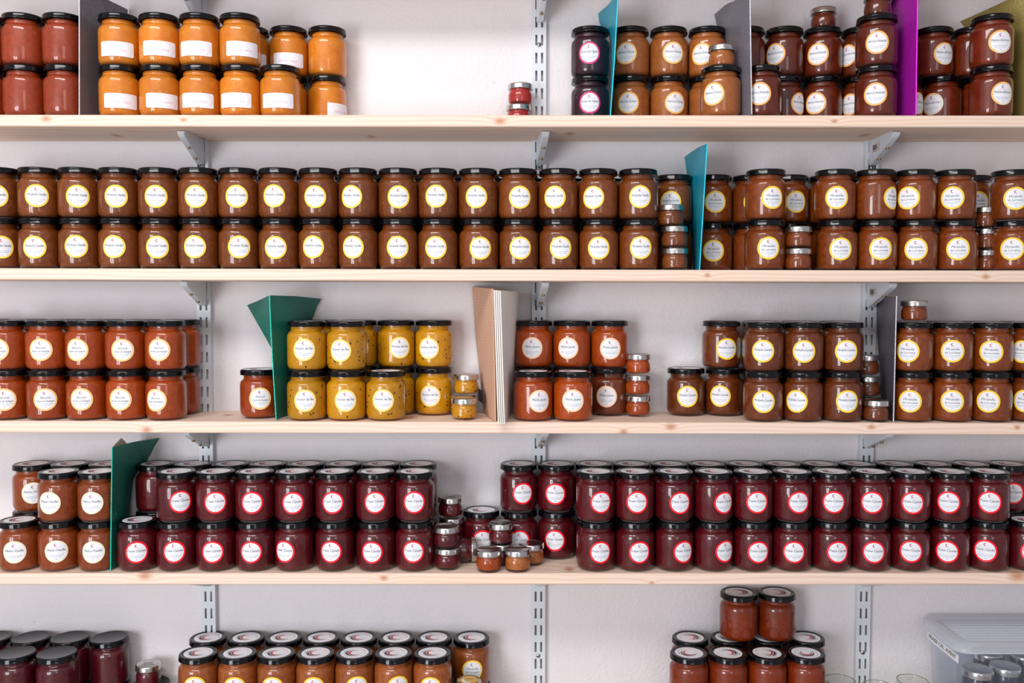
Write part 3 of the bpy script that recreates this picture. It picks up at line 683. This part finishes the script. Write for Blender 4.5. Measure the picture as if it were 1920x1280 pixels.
# third shelf
rows('C', 1, FR, 'apricotpepper', [(14, -6.7), (87.8, 75.3), (162, 143), (236, 229), (310, 297)], 'third shelf')
rows('C', 0, FR, 'apricotpepper', [(15, 7.3), (90.7, 84.3), (164, 151.7), (237, 224.3), (311.3, 291)], 'third shelf')
rows('C', 1, BK, 'apricotpepper', [-14, 57, 128, 198, 268, 338.5], 'third shelf', desc='red-orange jam jar'); rows('C', 0, BK, 'apricotpepper', [338.8], 'third shelf', desc='plain-sided red-orange jam jar')
rows('C', 0, BK, 'apricotpepper', [-14, 57, 128, 198, 268], 'third shelf', True, desc='red-orange jam jar')
rows('C', 0, 1.597, 'apricotpepper', [(487.3, 487.7)], 'alone left of green card, third shelf')
rows('C', 1, FR, 'passion', [(576, 569.7), (649.5, 637.4)], 'third shelf'); rows('C', 0, FR, 'passion', [(576.7, 571.5), (649.5, 647.6), (722.5, 717.8)], 'third shelf')
rows('C', 1, BK, 'passion', [(672, 671), (743, 750), (813.6, 803)], 'third shelf'); rows('C', 0, BK, 'passion', [(743, None), (813.6, 806)], 'third shelf')
rows('C', 1, BK, 'passion', [603], 'third shelf', True); rows('C', 0, BK, 'passion', [603, 673], 'third shelf', True)
rows('C', 1, BK, 'peach', [(1002, 997.5), (1072, 1064.5), (1141.5, 1144.4)], 'third shelf')
rows('C', 0, FR, 'peach', [(1000.3, 1012), (1073.2, 1074.4)], 'third shelf'); rows('C', 0, BK, 'peachbrown', [(1141.5, 1136.8)], 'third shelf')
rows('C', 0, BK, 'peach', [1000.5, 1071], 'third shelf by folders', True, desc='red-orange jam jar')
rows('C', 1, BK, 'plumcinnamon', [(1352, 1363.5), (1427, 1398), (1498, None), (1568.5, None)], 'third shelf')
rows('C', 0, BK, 'plumcinnamon', [(1285.6, 1289.4), (1356.8, 1349.8)], 'third shelf'); rows('C', 0, BK, 'plumcinnamon', [1427.5, 1498, 1568.5], 'third shelf', True)
rows('C', 1, FR, 'plumcinnamon', [(1432.5, 1430.8), (1505.8, 1507.8), (1578.8, 1587.7)], 'third shelf'); rows('C', 0, FR, 'plumcinnamon', [(1430.9, 1432), (1504.3, 1492.7), (1578, 1589.7)], 'third shelf')
rows('C', 1, FR, 'plum', [(1712, 1701.7), (1785, 1786.5), (1857.5, 1859), (1930.5, 1915.4)], 'third shelf'); rows('C', 0, FR, 'plum', [(1711.5, 1706.4), (1784, 1786), (1856, 1852.7), (1928.5, 1921)], 'third shelf')
rows('C', 1, BK, 'plum', [1694, 1764.5, 1835, 1905.5], 'third shelf', True); rows('C', 0, BK, 'plum', [1694, 1764.5, 1835, 1905.5], 'third shelf', True)
# fourth shelf
def lr(i): return random.choice((0, 0, 0, .15, -.2))
rows('D', 1, BK, 'melonvanilla', [(63, 62), (133, None), (202, None)], 'fourth shelf'); rows('D', 0, BK, 'melonvanilla', [63, 133, 202], 'fourth shelf', True)
rows('D', 1, FR, 'melonvanilla', [(112, 91), (184, 171)], 'fourth shelf'); rows('D', 0, FR, 'melonvanilla', [(38.5, 26), (111.5, 105), (184, 174)], 'fourth shelf')
rows('D', 1, BK, 'strawberry', [(294, 314)], 'fourth shelf beside green card')
rows('D', 1, BK, 'strawberry', [362.5, 433, 503.3, 573.5, 643.6, 713.5, 783.5], 'left half of fourth shelf', desc='white-stickered crimson jam jar'); rows('D', 0, BK, 'strawberry', [292, 362.5, 433, 503.3, 573.5, 643.6, 713.5, 783.5], 'fourth shelf left', True)
rows('D', 1, FR, 'strawberry', [(331.5, 339.1), (405.8, 403.6), (478.9, 472.1), (551, 548.9), (628, 623.5), (704.4, 703), (778, 776.4)], 'fourth shelf left')
rows('D', 0, FR, 'strawberry', [(259.5, 256), (332.3, 326), (406.0, 398), (478.5, 470), (551, 532), (628.3, 619.9), (704.5, 696.9), (778, 774.6)], 'fourth shelf left')
rows('D', 0, BK, 'strawberry', [(902.4, 905.4), (973, 974)], 'fourth shelf middle'); rows('D', 0, BK, 'strawberry', [(1043.8, 1039.8)], 'fourth shelf near middle upright')
rows('D', 1, BK, 'strawberry', [(972.8, 981), (1043.8, 1041.2)], 'fourth shelf middle')
rows('D', 1, FR, 'strawberry', [(1121, 1127.8), (1194.5, 1195), (1268.6, 1276.3), (1341.8, 1359.2), (1415.2, 1420.6), (1486.7, 1498.9), (1557.4, 1564), (1629, 1636), (1700, 1712), (1772.4, 1779), (1844, 1856.4)], 'fourth shelf right')
rows('D', 0, FR, 'strawberry', [(1120.5, 1126.7), (1194, 1200), (1268.4, 1283), (1341.8, 1361), (1414.8, 1423), (1486.2, 1489.4), (1557.5, 1572), (1629, 1639.4), (1700.5, 1708.8), (1772.4, 1776), (1845.3, 1847.5), (1920, 1937)], 'fourth shelf right')
bk = [1114.5, 1184.5, 1254.7, 1325, 1395, 1465, 1535, 1605, 1675.5, 1745.5, 1815.5]
rows('D', 1, BK, 'strawberry', bk, 'right half of fourth shelf', desc='white-stickered crimson jam jar'); rows('D', 0, BK, 'strawberry', bk + [1886, 1956], 'fourth shelf right', True)
rows('D', 1, BK, 'strawberry', [(1886, 1901)], 'fourth shelf right end'); rows('D', 1, BK, 'strawberry', [1956], 'fourth shelf, cut by frame edge')
# lowest shelf, two layers, the lower one below the frame
rows('E', 1, BK, 'darkberry', [-14, 59.4, 132.3, 206], 'lowest shelf'); rows('E', 1, FR, 'darkberry', [30, 107.5], 'lowest shelf')
rows('E', 0, BK, 'darkberry', [-10, 62, 134, 209, 284.4], 'lowest shelf', True); rows('E', 0, FR, 'darkberry', [30, 107], 'lowest shelf', True)
eb = [391, 462.7, 533.3, 603.5, 673.5, 743.8, 813.8]; ef = [(372.7, 364), (446.5, 439), (520, 510), (592.7, 587.3), (665, 669.3), (737.8, 746.7), (810.3, 807.3)]
rows('E', 1, BK, 'plumpale', eb, 'lowest shelf', desc='white-stickered light brown jam jar', lidrot=.05); rows('E', 1, BK, 'plumpale', [(884.3, 885.7)], 'lowest shelf right end')
rows('E', 1, FR, 'plumpale', ef, 'lowest shelf', lidrot=.05)
rows('E', 0, BK, 'plumpale', eb + [886], 'lowest shelf', True); rows('E', 0, FR, 'plumpale', [a for a, _ in ef] + [883], 'lowest shelf', True)
rb_ = {0: 3.0, 1: 0.2, 2: .4, 3: 2.8}
rows('E', 1, BK, 'tomatored', [1293.5, 1366, 1439, 1511], 'lowest shelf', lidrot=lambda i: rb_[i]); rf_ = {0: .35, 1: 3.1, 2: 2.5, 3: 1.1}
rows('E', 1, FR, 'tomatored', [1291.4, 1364.5, 1437.5, 1510], 'lowest shelf', lidrot=lambda i: rf_[i])
rows('E', 2, 1.640, 'tomatored', [1384.5, 1456], 'lowest shelf', lidrot=lambda i: (2.9, 2.6)[i], desc='top-of-pile red-orange jam jar')
rows('E', 0, BK, 'tomatored', [1293.5, 1366, 1439, 1511], 'lowest shelf', True); rows('E', 0, FR, 'tomatored', [1291.4, 1364.5, 1437.5, 1510], 'lowest shelf', True)

settle()
# ------------------------------------------------------------------ mini jars
def ms(s, u, dep, k, fl, label, **kw):
    X = xat(u, dep, ZS[s] + k * MH + .018); mini(u, dep, zs(s, X) + k * MH, fl, label, **kw)
g = 'silver-lidded mini jars on the first shelf'
ms('A', 972.4, 1.640, 0, 'pink', 'pinkish red mini jar left of the middle upright, lower of two', group=g); ms('A', 975.5, 1.640, 1, 'pink', 'pinkish red mini jar left of the middle upright, upper of two', group=g)
X = xat(1352.9, FR, ZA + JH + .02); mini(1352.9, FR, zs('A', X) + JH, 'caramel', 'caramel mini jar with silver lid on a caramel front jar, first shelf', group=g)
X = xat(1543.8, BK, ZA + 2 * JH + .02); mini(1543.8, BK, zs('A', X) + 2 * JH, 'almond', 'dark amber mini jar on a back-row jar, centre of the dark amber group', group=g)
X = xat(1645, FR, ZA + 2 * JH + .02); mini(1645, FR, zs('A', X) + 2 * JH, 'almond', 'dark amber mini jar on the tall front stack left of the magenta card', group=g)
g = 'silver-lidded mini jars on the second shelf'
ms('B', 1265, 1.560, 0, 'plumvanilla', 'brown mini jar left of the teal card, lowest of the front pair, second shelf', group=g); ms('B', 1264.7, 1.560, 1, 'plumvanilla', 'brown mini jar left of the teal card, upper of the front pair, second shelf', group=g)
ms('B', 1257.5, 1.572, 2, 'plumvanilla', 'brown mini jar left of the teal card, topmost of three, second shelf', group=g)
ms('B', 1496.5, 1.557, 0, 'plum', 'brown mini jar between chestnut jars, lower of two, second shelf', group=g); ms('B', 1497, 1.559, 1, 'plum', 'brown mini jar between chestnut jars, upper of two, second shelf', group=g)
for k, u, t in ((0, 1848, 'bottom'), (1, 1848, 'middle'), (2, 1846.5, 'top')): ms('B', u, 1.599, k, 'plum', 'brown mini jar near the right end of second shelf, %s of three' % t, group=g)
g = 'silver-lidded mini jars on the third shelf'
ms('C', 868, 1.623, 0, 'passion', 'seedy golden mini jar beside kraft folder, lower rear one', group=g, seeds=True); ms('C', 874, 1.625, 1, 'passion', 'seedy golden mini jar beside kraft folder, upper one', group=g, seeds=True); ms('C', 870.3, 1.574, 0, 'passion', 'seedy golden mini jar beside kraft folder, lower front one', group=g, seeds=True)
for k, u, t in ((0, 1196, 'bottom'), (1, 1195.5, 'middle'), (2, 1196.5, 'top')): ms('C', u, 1.621, k, 'peach', 'red-orange mini jar right of the peach-labelled jars, %s of three' % t, group=g)
ms('C', 1642, 1.560, 0, 'plumcinnamon', 'dark brown mini jar left of the charcoal card, front one', group=g)
for k, u, t in ((0, 1629, 'bottom'), (1, 1626.5, 'middle'), (2, 1624.5, 'top')): ms('C', u, 1.606, k, 'plumcinnamon', 'dark brown mini jar left of the charcoal card, %s of rear pile' % t, group=g)
X = xat(1714.2, FR, ZC + 2 * JH + .02); mini(1714.2, FR, zs('C', X) + 2 * JH, 'plum', 'brown mini jar on top of the first jar right of the charcoal card', group=g)
g = 'silver-lidded mini jars on the fourth shelf'
ms('D', -21, 1.575, 0, 'strawberry', 'dark red mini jar cut by the left frame edge, fourth shelf', group=g)
ms('D', 847, 1.632, 0, 'strawberry', 'crimson mini jar in the rear pile left of gap, bottom', group=g); ms('D', 847, 1.632, 1, 'strawberry', 'crimson mini jar in the rear pile left of gap, middle', group=g)
ms('D', 844.5, 1.632, 2, 'strawberry', 'crimson mini jar on top of the rear pile left of gap', group=g, top=ME_mlogo)
ms('D', 838.9, 1.568, 0, 'strawberry', 'crimson mini jar, lower of the front pair right of crimson rows', group=g); ms('D', 837.4, 1.568, 1, 'strawberry', 'crimson mini jar, upper of the front pair right of crimson rows', group=g, top=ME_mlogo)
# jar lying on its side, lid to the right
X = xat(873, 1.600, ZD + .02)
r = mini(873, 1.600, ZD, 'strawberry', 'crimson mini jar lying on its side, lid facing right, fourth shelf', group=g)
r.location = (X - .018, 1.600 - WALLD, CAMZ + ZD + .0228); r.rotation_euler = (0, math.pi / 2, .12)
ms('D', 940.2, 1.595, 0, 'strawberry', 'dark mini jar under another, behind the orange and tan ones', group=g); ms('D', 939, 1.593, 1, 'strawberry', 'crimson mini jar on top of another, centre of the mini cluster', group=g, top=ME_mlogo)
ms('D', 916.3, 1.548 + .006, 0, 'peach', 'orange mini jar at the front of the fourth shelf', group=g, top=ME_mlogo); ms('D', 970.3, 1.556, 0, 'caramel', 'tan mini jar at the front of the fourth shelf', group=g, top=ME_mlogo)
ms('D', 996.5, 1.595, 0, 'caramel', 'tan mini jar behind the front ones, left of a crimson jar', group=g, top=ME_mlogo)
g = 'silver-lidded mini jars on the lowest shelf'
mini(278.4, 1.640, ZS['E'] + JH, 'strawberry', 'dark red mini jar with handwritten lid on a black lid, lowest shelf', group=g, top=ME_writing)
mini(878.5, 1.568, ZS['E'] + JH, 'plumpale', 'mini jar with gold printed lid before the rightmost light brown jar', group=g, top=ME_mgold)

# ------------------------------------------------------------------ empty open jars
EK = .80
def tube_prof(): return [(r, z * EK) for r, z in [(0, 0), (.0245, 0), (.0275, .002), (.0290, .007), (.0292, .052), (.0282, .058), (.0268, .062), (.0264, .066), (.0268, .0672), (.0258, .0676), (.0250, .066), (.0254, .060), (.0270, .054), (.0272, .008), (.0240, .004), (0, .0038)]]
def torus(pr, seg):
    V, F = lathe(pr, seg); F = [f_ for f_ in F if len(f_) == 4]; n = len(pr)
    for i in range(seg): k = (i + 1) % seg; F.append(((n - 1) * seg + i, (n - 1) * seg + k, k, i))
    return V, F
ME_empty = mesh('empty_jar', *lathe(tube_prof(), 40), [M_eglass], sharp=60)
ME_rim = mesh('rim', *torus([(.0266, .0662 * EK), (.0271, .0668 * EK), (.0269, .0676 * EK), (.0262, .0679 * EK), (.0256, .0676 * EK), (.0254, .0668 * EK)], 40), [mat('thick_glass_edge', (122, 128, 112), .2)], sharp=60)
for (u, dep, t) in ((1575.2, 1.600, 'leftmost'), (1647.5, 1.575, 'middle'), (1711, 1.600, 'rightmost')):
    X = xat(u, dep, zat(1272, dep))
    for k in (0, 1):
        o = add('empty_glass_jar', ME_empty, None, (X, dep - WALLD, CAMZ + ZS['E'] + k * .0682 * EK), label='empty open glass jar at the bottom right, %s of three' % t if k else 'empty glass jar under the %s open one, below the frame' % t, category='jar', group='empty glass jars')
        add('rim', ME_rim, o)

# ------------------------------------------------------------------ plastic storage box
Ztop = zat(1150, 1.672); Xl = xat(1722, 1.672, Ztop)
yb, yf = -.006, -(WALLD - 1.520)
def rrect(x0, x1, y0, y1, r, n=6):
    out = []
    for cx, cy, a0 in ((x1 - r, y1 - r, 0), (x0 + r, y1 - r, 90), (x0 + r, y0 + r, 180), (x1 - r, y0 + r, 270)):
        for i in range(n + 1):
            a = math.radians(a0 + 90 * i / n); out.append((cx + r * math.cos(a), cy + r * math.sin(a)))
    return out
def loft(rings, close_bottom=True, close_top=True):
    V, F = [], []; n = len(rings[0][0])
    for pts, z in rings: V += [(x, y, z) for x, y in pts]
    for j in range(len(rings) - 1):
        for i in range(n): k = (i + 1) % n; F.append((j * n + i, j * n + k, (j + 1) * n + k, (j + 1) * n + i))
    if close_bottom: F.append(tuple(range(n))[::-1])
    if close_top: F.append(tuple((len(rings) - 1) * n + i for i in range(n)))
    return V, F
X1 = Xl + .42; zt = CAMZ + Ztop; zbx = CAMZ + ZS['E']
bx0 = (Xl, yb, 0)
tub = add('storage_box', None, None, (Xl, -.08, zbx), label='clear plastic storage box with ribbed frosted lid, bottom right corner', category='box')
def rel(V): return [(x - Xl, y + .08, z - zbx) for x, y, z in V]
ro = lambda ins, r: rrect(Xl + ins, X1 - ins, yf + ins, yb - ins, r)
V, F = loft([(ro(.024, .012), zbx + .0005), (ro(.020, .016), zbx + .006), (ro(.012, .018), zt - .045), (ro(.0095, .018), zt - .040), (ro(.009, .018), zt - .012)], True, False)
tubo = add('tub', mesh('tub', rel(V), F, [M_tub], sharp=50), tub)
V, F = loft([(ro(.0045, .022), zt - .016), (ro(0, .024), zt - .0165), (ro(-.0005, .024), zt - .013), (ro(.001, .024), zt - .010), (ro(.0005, .024), zt - .004), (ro(.004, .024), zt - .0005), (ro(.013, .020), zt), (ro(.018, .014), zt - .002), (ro(.022, .012), zt - .007)], False, True)
lid = add('box_lid', mesh('box_lid', rel(V), F, [M_tublid], sharp=35), tub)
for i in range(9):
    yy = yf + .034 + i * .0125
    V, F = box(Xl + .030, X1 - .03, yy, yy + .0045, zt - .0069, zt - .0045)
    add('rib', mesh('rib', rel(V), F, [M_tublid], smooth=False), lid)
# label strip along the upper left side
def side(yv, zv, off=.0006):
    t = (zv - (zbx + .006)) / (zt - .045 - zbx - .006); ins = .020 + (.012 - .020) * min(1, t)
    if zv > zt - .045: ins = .0105
    return (Xl + ins - off, yv, zv)
f = Flat(); W, H = .118, .0145
f.put([(0, 0), (W, 0), (W, H), (0, H)], [(0, 1, 2, 3)], 1, 0); f.text('FRAISE CAL. AVENT', W * .49, .0042, .0098, 1, width=W * .86, bold=.005)
V = [side(yb - .020 - x, zt - .0255 - H + y, .0010 + .0003 * h) for x, y, h in f.V]
F = [t if sum((f.V[t[i]][0] * f.V[t[(i + 1) % len(t)]][1] - f.V[t[(i + 1) % len(t)]][0] * f.V[t[i]][1]) for i in range(len(t))) > 0 else t[::-1] for t in f.F]
add('label_strip', mesh('label_strip', rel(V), F, [M_paper, M_black], f.M, smooth=False), tub, label='white tape strip lettered FRAISE CAL. AVENT')
# jars inside the box
mg = [(.021, 0), (.0235, .0015), (.0250, .006), (.0252, .050), (.0240, .056), (.0225, .060), (.0222, .066)]
ME_bg = mesh('box_jar_glass', *lathe(mg, 28), [M_glass]); ME_bj = mesh('box_jar_jam', *lathe([(0, .004), (.021, .004), (.0243, .008), (.0245, .049), (.0233, .055), (.0215, .060), (0, .060)], 28), [FL['violet']['mat']])
ME_bl = mesh('box_jar_lid', *lathe([(.0235, .0595), (.0256, .0590), (.0258, .061), (.0256, .068), (.0248, .0702), (.0236, .0708), (.0228, .0702), (0, .0702)], 36), [M_silver], sharp=60)
spots = [(.052, -.125), (.108, -.112), (.165, -.126), (.225, -.118), (.050, -.062), (.110, -.050), (.170, -.060), (.232, -.055)]
nmz = ['front left corner', 'second from left in front', 'third from left in front', 'rightmost in front', 'rear left corner', 'second from left in rear', 'third from left in rear', 'rightmost in rear']
for k in (0, 1):
    for i, (dx, yy) in enumerate(spots):
        if k == 1 and i == 4: continue
        o = add('boxed_jar', None, None, (Xl + dx, yy, zbx + .007 + k * .0712), label='silver-lidded dark jar inside the plastic box, %s, %s layer' % (nmz[i], ('lower', 'upper')[k]), category='jar', group='jars in the plastic box'); o.empty_display_size = .02
        add('glass', ME_bg, o); add('jam', ME_bj, o); add('lid', ME_bl, o)
